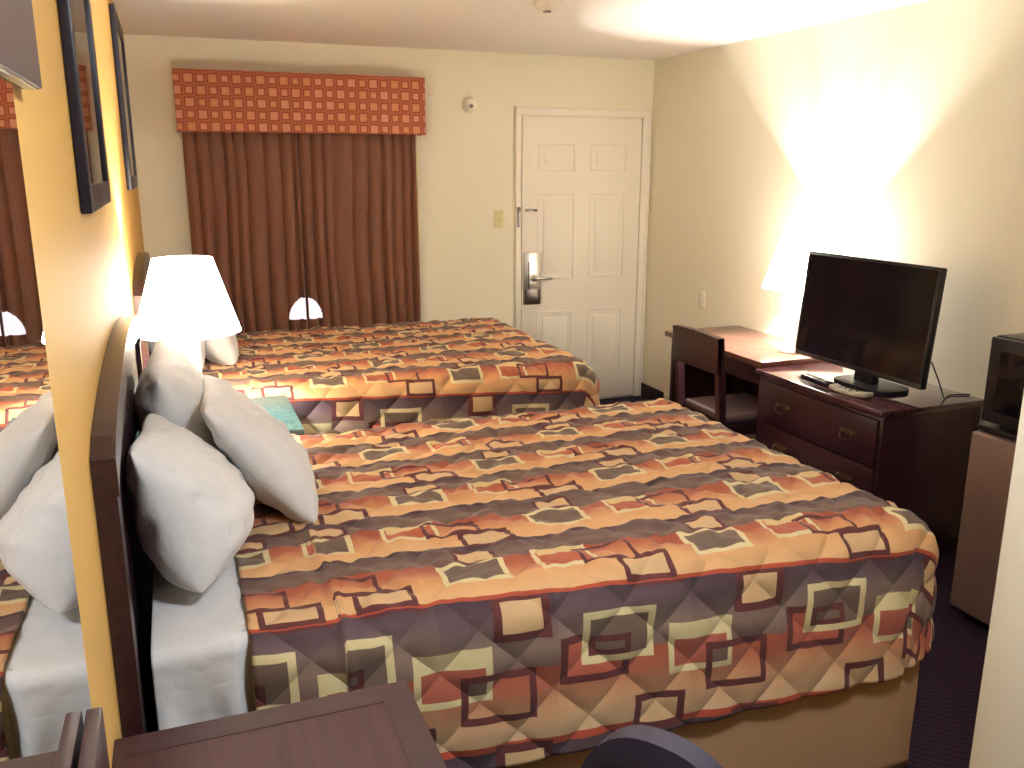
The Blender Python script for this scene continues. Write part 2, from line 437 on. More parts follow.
# ------------------------------------------------------------------ window dressing
def valance():
    b = MB(); x0, x1, z0, z1, y0, y1 = .243, 1.73, 1.905, 2.252, 5.634, D
    b.box(x0, y0, z0, x1, y0 + .018, z1, .004); b.box(x0 + .001, y0 + .018, z0, x0 + .019, y1 - .001, z1); b.box(x1 - .019, y0 + .018, z0, x1 - .001, y1 - .001, z1); b.box(x0 + .019, y0 + .018, z1 - .018, x1 - .019, y1 - .001, z1 - .0005)
    o = b.build('valance', 'valance')
    me = o.data; uvl = me.uv_layers.new(name='UVMap')
    for p in me.polygons:
        for li in p.loop_indices:
            c = me.vertices[me.loops[li].vertex_index].co
            u = c.x if abs(p.normal.y) > .5 or abs(p.normal.z) > .5 else (c.y - y0) + x0
            v = c.z if abs(p.normal.z) < .6 else c.y
            uvl.data[li].uv = (u - x0 + .02, v - z0 + .005)
    tag(recenter(o), 'boxed window valance covered in rust fabric with rows of small squares', 'valance')
valance()

def curtain(x0, x1, seed, label):
    rnd = random.Random(seed)
    n = 170; nz = 170
    folds = []; x = 0
    while x < 1:
        w = rnd.uniform(.08, .16); folds.append((x, min(1, x + w), rnd.uniform(.6, 1.1))); x += w
    def off(t, z):
        for a, b_, A in folds:
            if a <= t <= b_: 
                ph = (t - a) / (b_ - a)
                return A * (math.sin(PI * ph) ** .75)
        return 0
    ztop, zbot = 1.94, .52
    bm = MB()
    def fn(i, j):
        z = ztop + (zbot - ztop) * j
        t = min(1, max(0, i + .012 * math.sin(z * 5 + seed) * math.sin(i * PI)))
        amp = .026 + .024 * j
        xx = x0 + (x1 - x0) * i + .008 * j * math.sin(i * 37 + seed) * math.sin(PI * i)
        yy = 5.735 - amp * off(t, z) - .012 * noise.noise((i * 6, z * 1.5, seed))
        # flares apart over the sill in an arch at the meeting edge
        return Vector((xx, yy, z))
    bm.grid(n, nz * 2, fn)
    # arched opening lifted at the bottom centre (fold left standing in the middle)
    dele = []
    for f in bm.bm.faces:
        c = f.calc_center_median()
        q = ((c.x - .928) / .105) ** 2 + ((c.z - .755) / .140) ** 2
        if q < 1 and c.z > .755 and abs(c.x - .937) > .008: dele.append(f)
    bmesh.ops.delete(bm.bm, geom=dele, context='FACES')
    o = bm.build('window_curtain', 'curtain', angle=180)
    md = o.modifiers.new('thick', 'SOLIDIFY'); md.thickness = .002
    return tag(recenter(o), label, 'curtain', 'window curtain panels')
curtain(.27, .935, 3, 'left rust brown pleated curtain panel under the valance behind the lamp')
curtain(.938, 1.69, 8, 'right rust brown pleated curtain panel under the valance nearer the door')
wand = MB().tube([(1.668, 5.648, 1.93), (1.668, 5.645, 1.6), (1.672, 5.645, 1.16)], .0045, 8)
tag(recenter(wand.build('curtain_wand', 'ivory_plastic')), 'thin cream pull wand hanging at the right edge of the curtain', 'curtain wand')

# ------------------------------------------------------------------ beds
BW = 1.34      # mattress width
def smooth_mattress(x0, x1, y0, y1, z0, z1, r, seed, wr=.004, nx=90, ny=70):
    """closed rounded block with soft cloth wrinkles"""
    b = MB(); b.box(x0, y0, z0, x1, y1, z1, r, 5)
    bmesh.ops.subdivide_edges(b.bm, edges=[e for e in b.bm.edges if e.calc_length() > .06], cuts=12, use_grid_fill=True)
    for v in b.bm.verts:
        p = v.co
        k = noise.noise((p.x * 9, p.y * 9, p.z * 3.0 + seed)) * wr + noise.noise((p.x * 26, p.y * 26, p.z * 5 + seed)) * wr * .5
        v.co += Vector((k, k, 0)) if p.z < z1 - .02 else Vector((0, 0, k * .6))
    return b

def make_bed():
    root = thing('bed', '', 'bed', (0, 1.66, 0))
    y0, y1 = 1.70, 1.70 + BW
    MB().box(.07, y0 + .02, .14, 2.02, y1 - .02, .40, .02).build('box_spring', 'white_cotton', root)
    b = smooth_mattress(.062, 2.03, y0, y1, .41, .775, .05, 1, .0045)
    b.build('mattress', 'white_cotton', root, angle=60)
    # white sheet hanging loose over the near side at the head, with folds
    s = MB()
    def fn(i, j):
        x = .058 + .245 * i
        d = j * .85
        r = .03; TR = .45; yy0 = y0 + TR + .015
        if d < TR: y, z = yy0 - d, .781
        else:
            e = d - TR; a = min(e / r, PI / 2)
            y = yy0 - TR - r * math.sin(a) ; z = .781 - r * (1 - math.cos(a)) - max(0, e - r * PI / 2)
            k = min(1, max(0, e - .06) * 6)
            y -= k * max(0, min(1, (.27 - x) / .06)) * (.008 + .012 * math.sin(i * 11 + 1.5 * j) + .014 * noise.noise((x * 20, z * 5, 3)))
        if d >= TR: y += .016 * max(0, min(1, (x - .215) / .03))
        z += .007 * noise.noise((x * 14, y * 14, 7)) * max(0, min(1, (.24 - x) / .05))
        if x > .245 and d < TR: z = min(z, .777)
        return Vector((x, y, z))
    s.grid(60, 110, fn)
    o = s.build('bed_sheet', 'white_cotton', root, angle=180)
    o.modifiers.new('thick', 'SOLIDIFY').thickness = .003
    # tan dust skirt on three sides
    k = MB(); path = []
    x0, x1, ya, yb = .30, 2.048, y0 - .03, y1 + .03
    def along(t):
        L1, L2 = x1 - x0, yb - ya; tot = 2 * L1 + L2; q = t * tot
        if q < L1: return Vector((x0 + q, ya, 0)), Vector((0, -1, 0))
        if q < L1 + L2: return Vector((x1, ya + q - L1, 0)), Vector((1, 0, 0))
        return Vector((x1 - (q - L1 - L2), yb, 0)), Vector((0, 1, 0))
    def fs(i, j):
        p, nn = along(i)
        z = .40 - .385 * j
        w = .006 * j * math.sin(i * 60) + .006 * j * noise.noise((i * 30, j * 2, 0))
        return p + nn * w + Vector((0, 0, z))
    k.grid(240, 14, fs)
    o = k.build('bed_skirt', 'skirt', root, angle=50); o.modifiers.new('thick', 'SOLIDIFY').thickness = .003
    for x in (.2, 1.9):
        for y in (y0 + .1, y1 - .1):
            MB().tube([(x, y, 0), (x, y, .14)], [.025, .03], 12).build('leg', 'black_plastic', root)
    return root
bed = make_bed(); bed['label'] = 'nearest double bed with white sheet showing beside the headboard and tan skirt'
bed['group'] = 'double beds'
BED2 = 2.11
bed2 = dup(bed, (0, 1.66 + BED2, 0), 'farther double bed standing by the window and door', 'double beds')

def bedspread(name, yoff, seed, wshift, slope, label, head=.245):
    r = .085; out = .0
    y0, y1 = 1.655 + r, 1.66 + BW + .08 - r    # where the rounding starts
    rf = .14; xf = 2.085 - rf
    zt = .789
    dn, df, dff = .475, .46, .47              # cloth hanging near side, foot, far side
    step = .0085
    nu_t = int((xf - head) / step); nd = int(dn / step)
    us = [head + (xf - head) * i / nu_t for i in range(nu_t)] + [xf + df * i / nd for i in range(nd + 1)]
    nv_t = int((y1 - y0) / step)
    vs = [y0 - dn + dn * i / nd for i in range(nd)] + [y0 + (y1 - y0) * i / nv_t for i in range(nv_t)] + [y1 + dff * i / nd for i in range(nd + 1)]
    verts = []; uvs = []; seams = []
    P = .18
    for u in us:
        for v in vs:
            du = max(0, u - xf); dv = (v - y0) if v < y0 else ((v - y1) if v > y1 else 0)
            adv = abs(dv); sg = -1 if dv < 0 else 1
            if du > 0 and adv > 0:               # corner: square patch rounded to a quarter disc
                m_, n_ = max(du, adv), min(du, adv)
                th = (PI / 4) * (n_ / m_)
                if du < adv: th = PI / 2 - th
                d = m_ * (1 - .04 * math.sin(2 * th)); ux, uy = math.cos(th), math.sin(th) * sg
                cu, cv = xf + d * ux, (y0 if sg < 0 else y1) + d * uy
            else:
                d = du + adv; ux, uy = (1, 0) if du > 0 else ((0, sg) if adv > 0 else (0, 0))
                cu, cv = u, v
            # the near hem hangs a little lower towards the foot
            if dv < 0 and du == 0: d *= 1 + .045 * (u - 1.2)
            rr = r + (rf - r) * ux * ux
            a = min(d / rr, PI / 2)
            o_ = rr * math.sin(a); dwn = rr * (1 - math.cos(a)) + max(0, d - rr * PI / 2)
            o_ += .035 * max(0, d - rr * PI / 2)
            bx = min(u, xf); by = min(max(v, y0), y1)
            pos = Vector((bx + ux * o_, by + uy * o_, zt - dwn))
            nrm = Vector((ux * math.sin(a), uy * math.sin(a), math.cos(a)))
            if a > 0 and not (ux or uy): nrm = Vector((0, 0, 1))
            A_ = (cu + cv) / P; B_ = (cu - cv) / P
            puff = (abs(math.sin(PI * A_)) * abs(math.sin(PI * B_))) ** .42
            top = math.cos(a)
            h = (.012 - .002 * top) * puff
            h += (.003 + .004 * top) * noise.noise((cu * 7, cv * 15, seed))
            h += (.001 + .006 * top) * noise.noise((cu * 17, cv * 24, seed + 5)) + .0085 * top * noise.noise((cu * 27, cv * 36, seed + 2))
            h += .006 * noise.noise((cu * 2.2, cv * 2.2, seed + 9)) * top
            if cu < .43: h *= .75
            if abs(cu - .43) < .012: h += .005
            # hanging cloth ripples near the hem
            rp = max(0, d - .16)
            tang = cu if adv > 0 and du == 0 else cv
            h += rp * .025 * noise.noise((tang * 5, 0, seed + 3)) 
            if du > 0 and adv > 0: h += rp * .02 * math.sin(2 * th)
            pos += nrm * h
            if dv < 0 and cu < .42: pos.y += .010 * (1 - (cu - head) / (.42 - head)) * math.sin(a)
            # soft rise over the pillows' end of the mattress
            verts.append(pos)
            wl = (y0 - cv)
            near = max(0, min(1, (y0 + .5 - cv) / .5))
            W_ = wl - (.030 + slope * (cu - .24)) * near + wshift
            cuu = cu
            if cu < .43: cuu += .20; W_ -= .012
            uvs.append((cuu, W_)); seams.append((cu / P, cv / P))
    nv = len(vs); faces = []
    for i in range(len(us) - 1):
        for j in range(nv - 1):
            a = i * nv + j; faces.append((a, a + nv, a + nv + 1, a + 1))
    me = bpy.data.meshes.new(name); me.from_pydata([(p.x, p.y + yoff, p.z) for p in verts], [], faces); me.update()
    ul = me.uv_layers.new(name='UVMap'); sl = me.uv_layers.new(name='Stitch')
    loopv = [0] * len(me.loops); me.loops.foreach_get('vertex_index', loopv)
    ul.data.foreach_set('uv', [c for vi in loopv for c in uvs[vi]])
    sl.data.foreach_set('uv', [c for vi in loopv for c in seams[vi]])
    me.polygons.foreach_set('use_smooth', [True] * len(me.polygons))
    me.materials.append(M['quilt'])
    o = bpy.data.objects.new(name, me); COL.objects.link(o)
    md = o.modifiers.new('thick', 'SOLIDIFY'); md.thickness = .006; md.offset = -1
    tag(recenter(o), label, 'bedspread', 'quilted bedspreads')
    return o
bedspread('bedspread', 0, 2.0, 0, .057, 'quilted brown and orange bedspread with framed squares on the nearest bed')
bedspread('bedspread', BED2, 31.0, -.07, .05, 'quilted brown and orange bedspread on the farther bed below the window')

# ------------------------------------------------------------------ pillows
def pillow_mesh(L, Hh, Tk, seed, belly=.3, flat=1.0):
    b = MB(); nu, nv = 64, 48
    def pt(u, v, side):
        pu = max(0, 1 - abs(u) ** 2.6); pv = max(0, 1 - abs(v) ** 2.6)
        th = Tk / 2 * pu ** .5 * pv ** .55 * (1 - belly * v)
        x = L / 2 * u * (1 - .07 * (1 - v * v) * u * u)
        z = Hh / 2 * v * (1 - .07 * (1 - u * u) * v * v)
        edge = pu * pv
        ck = 1 - .06 * u ** 6 * v ** 6; x *= ck; z *= ck
        w = noise.noise((u * 3 + seed, v * 4, side * 3)) * .014 + noise.noise((u * 7 + seed, v * 9, side * 5)) * .005 * edge + (abs(noise.noise((u * 5 + v * 3 + seed, v * 6 - u * 2, side * 7))) - .2) * -.006 * edge
        # radiating corner creases
        rr = (abs(u) + abs(v))
        w += .006 * math.sin(math.atan2(1.05 - abs(v), 1.05 - abs(u)) * 14) * max(0, rr - 1.0) * edge ** .3
        return Vector((x, side * (th * (flat if side < 0 else 1) + w * min(1, edge * 4) ), z + .010 * noise.noise((u * 2, seed, v))))
    front = [[None] * nv for _ in range(nu)]; back = [[None] * nv for _ in range(nu)]
    for i in range(nu):
        for j in range(nv):
            u = math.sin(PI / 2 * (-1 + 2 * i / (nu - 1))); v = math.sin(PI / 2 * (-1 + 2 * j / (nv - 1)))
            front[i][j] = b.bm.verts.new(pt(u, v, 1))
            if 0 < i < nu - 1 and 0 < j < nv - 1: back[i][j] = b.bm.verts.new(pt(u, v, -1))
            else: back[i][j] = front[i][j]
    for g, rev in ((front, 0), (back, 1)):
        for i in range(nu - 1):
            for j in range(nv - 1):
                q = []
                for vv in (g[i][j], g[i + 1][j], g[i + 1][j + 1], g[i][j + 1]):
                    if vv not in q: q.append(vv)
                if len(q) >= 3:
                    try: b.bm.faces.new(q if not rev else list(reversed(q)))
                    except ValueError: pass
    return b
def pillow(center, L, Hh, Tk, lean, seed, label, yaw=0, belly=.3, roll=0, flat=1.0):
    b = pillow_mesh(L, Hh, Tk, seed, belly, flat)
    o = b.build('pillow', 'white_cotton', angle=180)
    # local x -> room y, local y (thickness) -> room +x, local z -> up, leaning back towards the headboard
    R = Matrix(((0, 1, 0), (1, 0, 0), (0, 0, 1)))   # handedness fixed by recalculated normals
    o.data.transform(R.to_4x4())
    o.data.flip_normals()
    o.rotation_euler = (roll, -math.radians(lean), yaw)
    o.location = center
    tag(o, label, 'pillow', 'white bed pillows'); return o
PA = ((.118, 2.14, .945), .60, .355, .28, 20, 1.3)
PB = ((.340, 2.48, .945), .58, .43, .15, 38, 5.1)
PC = ((.145, 2.72, .97), .62, .42, .24, 14, 9.7)
pillow(*PA, 'white pillow propped at the near corner of the headboard, closest to the table', roll=-.13, flat=.6, belly=.5)
pillow(*PB, 'white pillow leaning outwards over the near bedspread, its tip on the quilt', roll=-.07)
pillow(*PC, 'white pillow upright against the headboard below the lit bedside lamp')
pillow((.270, 2.46 + BED2, .945), .62, .42, .18, 37, 15.1, 'white pillow on the farther bed half hidden by the lamp shade')
pillow((.125, 2.13 + BED2, .955), .60, .36, .22, 20, 11.3, 'white pillow propped on the farther headboard behind the lamp base')

# ------------------------------------------------------------------ headboards
def headboard(y0, y1, label, grp):
    root = thing('headboard', label, 'headboard', (0.001, (y0 + y1) / 2, 0), 0, grp)
    n = 24
    def ztop(t): return 1.215 + .085 * math.sin(PI * min(1, max(0, t))) ** .6
    poly = [(y0 + .05, .30), (y1 - .05, .30)] + [(y1 - .05 - (y1 - y0 - .10) * k / n, ztop(1 - k / n) - .055) for k in range(n + 1)]
    MB().prism(poly, 'x', .006, .024).build('panel', 'headboard', root)
    fr = MB()
    # stiles and arched top rail
    fr.box(.001, y0 + .002, .02, .038, y0 + .065, 1.150); fr.box(.001, y1 - .065, .02, .038, y1 - .002, 1.150)
    outer = [(y0 + (y1 - y0) * k / n, ztop(k / n)) for k in range(n + 1)]
    inner = [(y, z - .07) for y, z in reversed(outer)]
    bm = fr.bm
    for q in range(n):
        a, b_ = outer[q], outer[q + 1]
        fr.prism([(a[0], a[1] - .07), (b_[0], b_[1] - .07), b_, a], 'x', .001, .042)
    bmesh.ops.remove_doubles(fr.bm, verts=fr.bm.verts, dist=1e-5)
    fr.build('frame', 'headboard', root, angle=30)
    return root
headboard(1.60, 3.10, 'dark wood arched headboard behind the nearest bed', 'headboards')
headboard(3.72, 5.22, 'dark wood headboard of the farther bed, mostly hidden by the lamp', 'headboards')

# ------------------------------------------------------------------ nightstand
def nightstand():
    x1, y0, y1, zt = .56, 3.165, 3.70, .772
    r = thing('nightstand', 'nightstand with teal marbled top between the two beds', 'nightstand', (0, y0, 0))
    MB().box(.015, y0, zt - .03, x1, y1, zt, .004).build('top', 'stone', r)
    MB().box(.02, y0 + .02, .06, x1 - .02, y1 - .02, zt - .0305, .004).build('body', 'dark_wood', r)
    d = MB().box(x1 - .019, y0 + .04, .50, x1 - .003, y1 - .04, .72, .004).build('drawer', 'dark_wood', r)
    MB().lathe([(.006, 0), (.006, .015), (.014, .02), (.012, .03), (0, .032)], (x1 - .003, (y0 + y1) / 2, .61), 16, 'x').build('knob', 'brass', d)
    MB().box(.04, y0 + .04, 0, x1 - .06, y1 - .04, .06).build('plinth', 'dark_wood', r)
nightstand()

# ------------------------------------------------------------------ lamps
def lamp(x, y, z, label, power):
    r = thing('table_lamp', label, 'lamp', (x, y, z), 0, 'table lamps')
    prof = [(0.0, 0), (.075, 0), (.078, .006), (.074, .014), (.05, .020), (.036, .03), (.032, .05), (.034, .16), (.036, .28), (.034, .30), (.026, .315), (.012, .32), (.012, .335), (0, .336)]
    MB().lathe(prof, n=40).build('base', 'ceramic', r, local=True)
    sk = MB(); sk.lathe([(.017, .335), (.019, .34), (.019, .385), (.012, .39), (0, .391)], n=20); sk.build('socket', 'brass', r, local=True)
    sh = MB()
    rb, rt, z0, z1, th = .187, .104, .342, .612, .0025
    sh.lathe([(rb, z0), (rt, z1), (rt - th, z1), (rb - th, z0)], n=64, closed=True)
    s_ = sh.build('shade', 'shade', r, local=True)
    hp = MB()
    hp.tube([(.02, 0, .375)] + [(.055 * math.sin(PI * k / 12) + .02 * (1 - k / 12), 0, .375 + .215 * k / 12) for k in range(1, 13)], .002, 6)
    hp.tube([(-.02, 0, .375)] + [(-.055 * math.sin(PI * k / 12) - .02 * (1 - k / 12), 0, .375 + .215 * k / 12) for k in range(1, 13)], .002, 6)
    for k in range(3):
        a = 2 * PI * k / 3 + .5
        hp.tube([(0, 0, .592), (.086 * math.cos(a), .086 * math.sin(a), .598)], .0018, 6)
    hp.lathe([(.004, .590), (.008, .598), (.007, .612), (0, .618)], n=12)
    hp.build('harp', 'brass', r, local=True)
    bb = MB(); bb.lathe([(.012, .392), (.016, .405), (.028, .44), (.030, .462), (.024, .485), (.012, .497), (0, .5)], n=24)
    bl = bb.build('bulb', 'bulb', r, local=True)
    li = bpy.data.lights.new('lamp_light', 'POINT'); li.energy = power; li.color = (1, .98, .95); li.shadow_soft_size = .03
    lo = bpy.data.objects.new('lamp_light', li); COL.objects.link(lo); lo.parent = r; lo.location = (0, 0, .475)
    bl.visible_shadow = True
    return r
LP1, LP2 = 430, 740
lamp(.192, 3.42, .772, 'lit bedside lamp with white cone shade on the nightstand between the beds', LP1)
lamp(3.235, 3.79, .746, 'lit lamp on the desk half hidden behind the television', LP2)

# ------------------------------------------------------------------ desk on the right wall
def desk():
    x0, x1, y0, y1, zt = 2.905, W - .013, 3.625, 4.58, .746
    r = thing('desk', 'reddish brown writing desk against the right wall under the lit lamp', 'desk', (x1, y0, 0))
    MB().box(x0, y0, zt - .032, x1, y1, zt, .006).build('desktop', 'desk_top', r)
    for y in (y0 + .02, y1 - .05):
        MB().box(x0 + .04, y, 0, x1 - .01, y + .03, zt - .033, .003).build('side_panel', 'dark_wood', r)
    MB().box(x1 - .05, y0 + .051, .30, x1 - .03, y1 - .051, zt - .033).build('back_panel', 'dark_wood', r)
    d = MB().box(x0 + .05, y0 + .055, zt - .14, x0 + .07, y1 - .055, zt - .036, .003).build('drawer', 'dark_wood', r)
    MB().tube([(x0 + .05, 4.05, .655), (x0 + .03, 4.06, .655), (x0 + .03, 4.14, .655), (x0 + .05, 4.15, .655)], .004, 8).build('handle', 'brass', d)
desk()

def desk_chair():
    r = thing('desk_chair', 'dark wooden chair with brown padded seat facing the desk by the right wall', 'chair', (2.90, 3.835, 0))
    hw = .212
    # back posts run from floor to the top, raked a little
    for s in (-1, 1):
        pts = [(-.235 - .0, s * (hw - .018), 0), (-.215, s * (hw - .018), .25), (-.205, s * (hw - .018), .45), (-.225, s * (hw - .018), .70), (-.245, s * (hw - .018), .885)]
        b = MB()
        for (p, q) in zip(pts, pts[1:]):
            b.prism([(p[0] - .02, p[2]), (p[0] + .02, p[2]), (q[0] + .02, q[2]), (q[0] - .02, q[2])], 'y', p[1] - .018, p[1] + .018)
        bmesh.ops.remove_doubles(b.bm, verts=b.bm.verts, dist=1e-5)
        b.build('leg', 'dark_wood', r, local=True, angle=30)
        b = MB(); b.prism([(.185, 0), (.215, 0), (.222, .41), (.18, .41)], 'y', s * (hw - .018) - .018, s * (hw - .018) + .018, .003)
        b.build('leg', 'dark_wood', r, local=True)
    b = MB()
    def fb(i, j):
        return None
    n = 10
    poly = [(-hw + .0, .70), (hw, .70)] + [(hw - 2 * hw * k / n, .885 + .007 * math.sin(PI * k / n)) for k in range(n + 1)]
    b.prism(poly, 'x', -.262, -.226, .006)
    b.build('backrest', 'dark_wood', r, local=True)
    b = MB(); b.box(-.20, -hw + .005, .41, .23, hw - .005, .43, .003)
    for y in (-hw + .02, hw - .04): b.box(-.19, y, .36, .19, y + .02, .41)
    b.box(.185, -hw + .04, .36, .205, hw - .04, .41)
    b.build('seat_frame', 'dark_wood', r, local=True)
    b = MB(); b.box(-.185, -hw + .01, .43, .225, hw - .01, .475, .02, 4); b.build('seat', 'seat_fabric', r, local=True)
    for y in (-hw + .018, hw - .018): MB().tube([(-.215, y, .18), (.195, y, .18)], .010, 8).build('stretcher', 'dark_wood', r, local=True)
    return r
desk_chair()

# ------------------------------------------------------------------ dresser
def dresser():
    x0, x1, y0, y1, zt = 2.855, W - .013, 2.735, 3.605, .722
    r = thing('dresser', 'dark mahogany chest of drawers carrying the television', 'dresser', (x1, y0, 0))
    MB().box(x0, y0, zt - .03, x1, y1, zt, .006).build('top', 'lacquer', r)
    MB().box(x0 + .025, y0 + .015, .07, x1 - .005, y1 - .015, zt - .0305, .003).build('body', 'dark_wood', r)
    MB().box(x0 + .045, y0 + .03, 0, x1 - .02, y1 - .03, .07).build('plinth', 'dark_wood', r)
    zs = [(.47, .675), (.275, .46), (.09, .265)]
    for (a, c) in zs:
        d = MB().box(x0 + .008, y0 + .03, a, x0 + .024, y1 - .03, c, .004).build('drawer', 'dark_wood', r)
        for y in (y0 + .19, y1 - .23):
            zc = (a + c) / 2
            h = MB()
            for yy in (y - .038, y + .038):
                h.lathe([(0, .004), (.014, .003), (.016, 0), (.010, -.004), (.005, -.012), (0, -.014)], (x0 + .008, yy, zc + .006), 12, 'x')
            h.box(x0 + .004, y - .05, zc - .012, x0 + .0085, y + .05, zc + .022, .003)
            h.tube([(x0 - .004, y - .038, zc + .006), (x0 - .010, y - .036, zc - .014), (x0 - .012, y - .02, zc - .024), (x0 - .012, y + .02, zc - .024), (x0 - .010, y + .036, zc - .014), (x0 - .004, y + .038, zc + .006)], .003, 8)
            h.build('handle', 'brass', d)
dresser()

# ------------------------------------------------------------------ television
def tv():
    zb = .722
    r = thing('television', 'black flat screen television standing on the dresser', 'television', (3.10, 3.195, zb))
    w, h = .83, .52
    R = Matrix.Translation((0, 0, .062)) @ Matrix.Rotation(math.radians(4.5), 4, 'Y')
    b = MB()
    b.box(0, -w / 2, 0, .03, w / 2, h, .006, 3, R); b.box(.03, -w / 2 + .1, .05, .06, w / 2 - .1, h - .12, .012, 3, R)
    b.build('housing', 'black_plastic', r, local=True)
    b = MB()
    t_ = .014
    for q in ((-w / 2, 0, w / 2, .022), (-w / 2, h - t_, w / 2, h), (-w / 2, .022, -w / 2 + t_, h - t_), (w / 2 - t_, .022, w / 2, h - t_)):
        b.box(-.006, q[0], q[1], .001, q[2], q[3], .002, 2, R)
    b.build('bezel', 'black_plastic', r, local=True)
    MB().box(-.003, -w / 2 + t_, .022, .0005, w / 2 - t_, h - t_, 0, 2, R).build('screen', 'screen', r, local=True)
    b = MB(); b.box(-.002, -.13, .012, .045, -.01, .09, .01, 3); b.build('neck', 'black_plastic', r, local=True)
    b = MB()
    b.prism([(.02 + .105 * math.copysign(abs(math.cos(a)) ** .5, math.cos(a)), -.10 + .17 * math.copysign(abs(math.sin(a)) ** .5, math.sin(a))) for a in [2 * PI * k / 48 for k in range(48)]], 'z', 0.0005, .020, .005)
    b.build('stand_base', 'matte_black', r, local=True)
tv()
cb = MB().tube([(3.16, 2.80, .90), (3.19, 2.78, .82), (3.22, 2.77, .745), (3.26, 2.80, .7265), (3.33, 2.84, .7265), (3.40, 2.83, .7265), (3.43, 2.82, .7265)], .003, 8)
tag(recenter(cb.build('power_cable', 'black_plastic')), 'thin black cable trailing from the right end of the television', 'cable')

def remote(loc, rz, L, w, h, mat, label, curved=0):
    r = thing('remote_control', label, 'remote', loc, rz, 'remotes on the dresser')
    b = MB(); b.box(-w / 2, -L / 2, 0, w / 2, L / 2, h, .006, 3)
    bmesh.ops.subdivide_edges(b.bm, edges=[e for e in b.bm.edges if abs(e.verts[0].co.y - e.verts[1].co.y) > .05], cuts=8)
    for v in b.bm.verts:
        t = v.co.y / (L / 2)
        v.co.z += curved * (t * t) * .5; v.co.x *= 1 + (.18 if curved else .08) * t * t
    b.build('body', mat, r, local=True)
    for i in range(5):
        for j in (-1, 0, 1):
            if i in (1, 3) and j: continue
            MB().box(j * w * .26 - .004, L * (-.32 + i * .15) - .004, h - .003, j * w * .26 + .004, L * (-.32 + i * .15) + .004, h + .002 + curved * .15, .001).build('button', 'dark_steel' if curved else 'grey_plastic', r, local=True)
remote((2.962, 3.27, .7225), math.radians(-4), .20, .044, .018, 'black_plastic', 'slim black remote control lying on the dresser')
remote((2.935, 3.015, .7225), math.radians(10), .20, .050, .020, 'grey_plastic', 'pale grey remote with upturned ends lying on the dresser', .02)

# ------------------------------------------------------------------ fridge and microwave
def fridge():
    x0, x1, y0, y1, zt = 2.88, W - .013, 1.82, 2.322, .782
    r = thing('mini_fridge', 'small taupe fridge between the dresser and the partition', 'fridge', (x1, y0, 0))
    MB().box(x0 + .05, y0, .03, x1, y1, zt - .0205, .006).build('body', 'black_plastic', r)
    MB().box(x0 + .03, y0 - .003, zt - .02, x1, y1 + .003, zt, .005).build('top', 'black_plastic', r)
    d = MB().box(x0, y0 + .004, .05, x0 + .048, y1 - .004, zt - .024, .010, 3).build('door', 'appliance', r)
    MB().box(x0 - .014, y0 + .02, .60, x0 + .002, y0 + .045, .74, .005).build('handle', 'black_plastic', d)
    for x in (x0 + .09, x1 - .05):
        for y in (y0 + .05, y1 - .05): MB().tube([(x, y, 0), (x, y, .032)], .018, 12).build('foot', 'black_plastic', r)
fridge()
def microwave():
    x0, x1, y0, y1, z0, z1 = 2.90, 3.28, 1.84, 2.305, .797, 1.12
    r = thing('microwave', 'black microwave oven standing on the small fridge', 'microwave', (x1, y0, .782))
    MB().box(x0 + .025, y0, z0, x1, y1, z1, .006).build('body', 'black_plastic', r)
    d = MB().box(x0, y0 + .12, z0 + .006, x0 + .024, y1 - .002, z1 - .004, .006, 3).build('door', 'black_plastic', r)
    MB().box(x0 - .002, y0 + .16, z0 + .05, x0 + .002, y1 - .05, z1 - .05, .001).build('glass_window', 'screen', d)
    MB().box(x0 - .02, y0 + .125, z0 + .04, x0 - .006, y0 + .14, z1 - .04, .004).build('handle', 'dark_steel', d)
    p = MB().box(x0 + .002, y0 + .003, z0 + .006, x0 + .024, y0 + .117, z1 - .004, .004).build('control_panel', 'black_plastic', r)
    k = MB()
    for i in range(4):
        for j in range(3): k.box(x0 - .001, y0 + .02 + j * .03, z0 + .06 + i * .035, x0 + .003, y0 + .042 + j * .03, z0 + .085 + i * .035, .001)
    k.build('keypad', 'dark_steel', p)
    for x in (x0 + .06, x1 - .05):
        for y in (y0 + .05, y1 - .05): MB().tube([(x, y, .783), (x, y, z0 + .004)], .012, 12).build('foot', 'black_plastic', r)
microwave()

# ------------------------------------------------------------------ wall pieces
def picture(y0, y1, z0, z1, label):
    dp = .022
    r = thing('framed_picture', label, 'picture', (0.001, (y0 + y1) / 2, z0), 0, 'pictures over the headboards')
    f = MB(); t_ = .055
    f.box(.001, y0, z0, dp, y0 + t_, z1, .003); f.box(.001, y1 - t_, z0, dp, y1, z1, .003)
    f.box(.001, y0 + t_, z0, dp, y1 - t_, z0 + t_, .003); f.box(.001, y0 + t_, z1 - t_, dp, y1 - t_, z1, .003)
    f.build('frame', 'navy_frame', r)
    MB().box(.002, y0 + t_, z0 + t_, .007, y1 - t_, z1 - t_).build('mat_board', 'mat_board', r, smooth=False)
    MB().box(.007, y0 + t_ + .07, z0 + t_ + .07, .009, y1 - t_ - .07, z1 - t_ - .07).build('print', 'art', r, smooth=False)
    MB().box(.0135, y0 + t_ - .002, z0 + t_ - .002, .0155, y1 - t_ + .002, z1 - t_ + .002).build('glass', 'glass', r, smooth=False)
picture(1.96, 2.62, 1.615, 2.30, 'navy framed picture on the gold wall above the nearest bed, nearer the mirror')
picture(4.20, 5.05, 1.607, 2.355, 'dark framed picture on the gold wall above the farther bed, near the window wall')

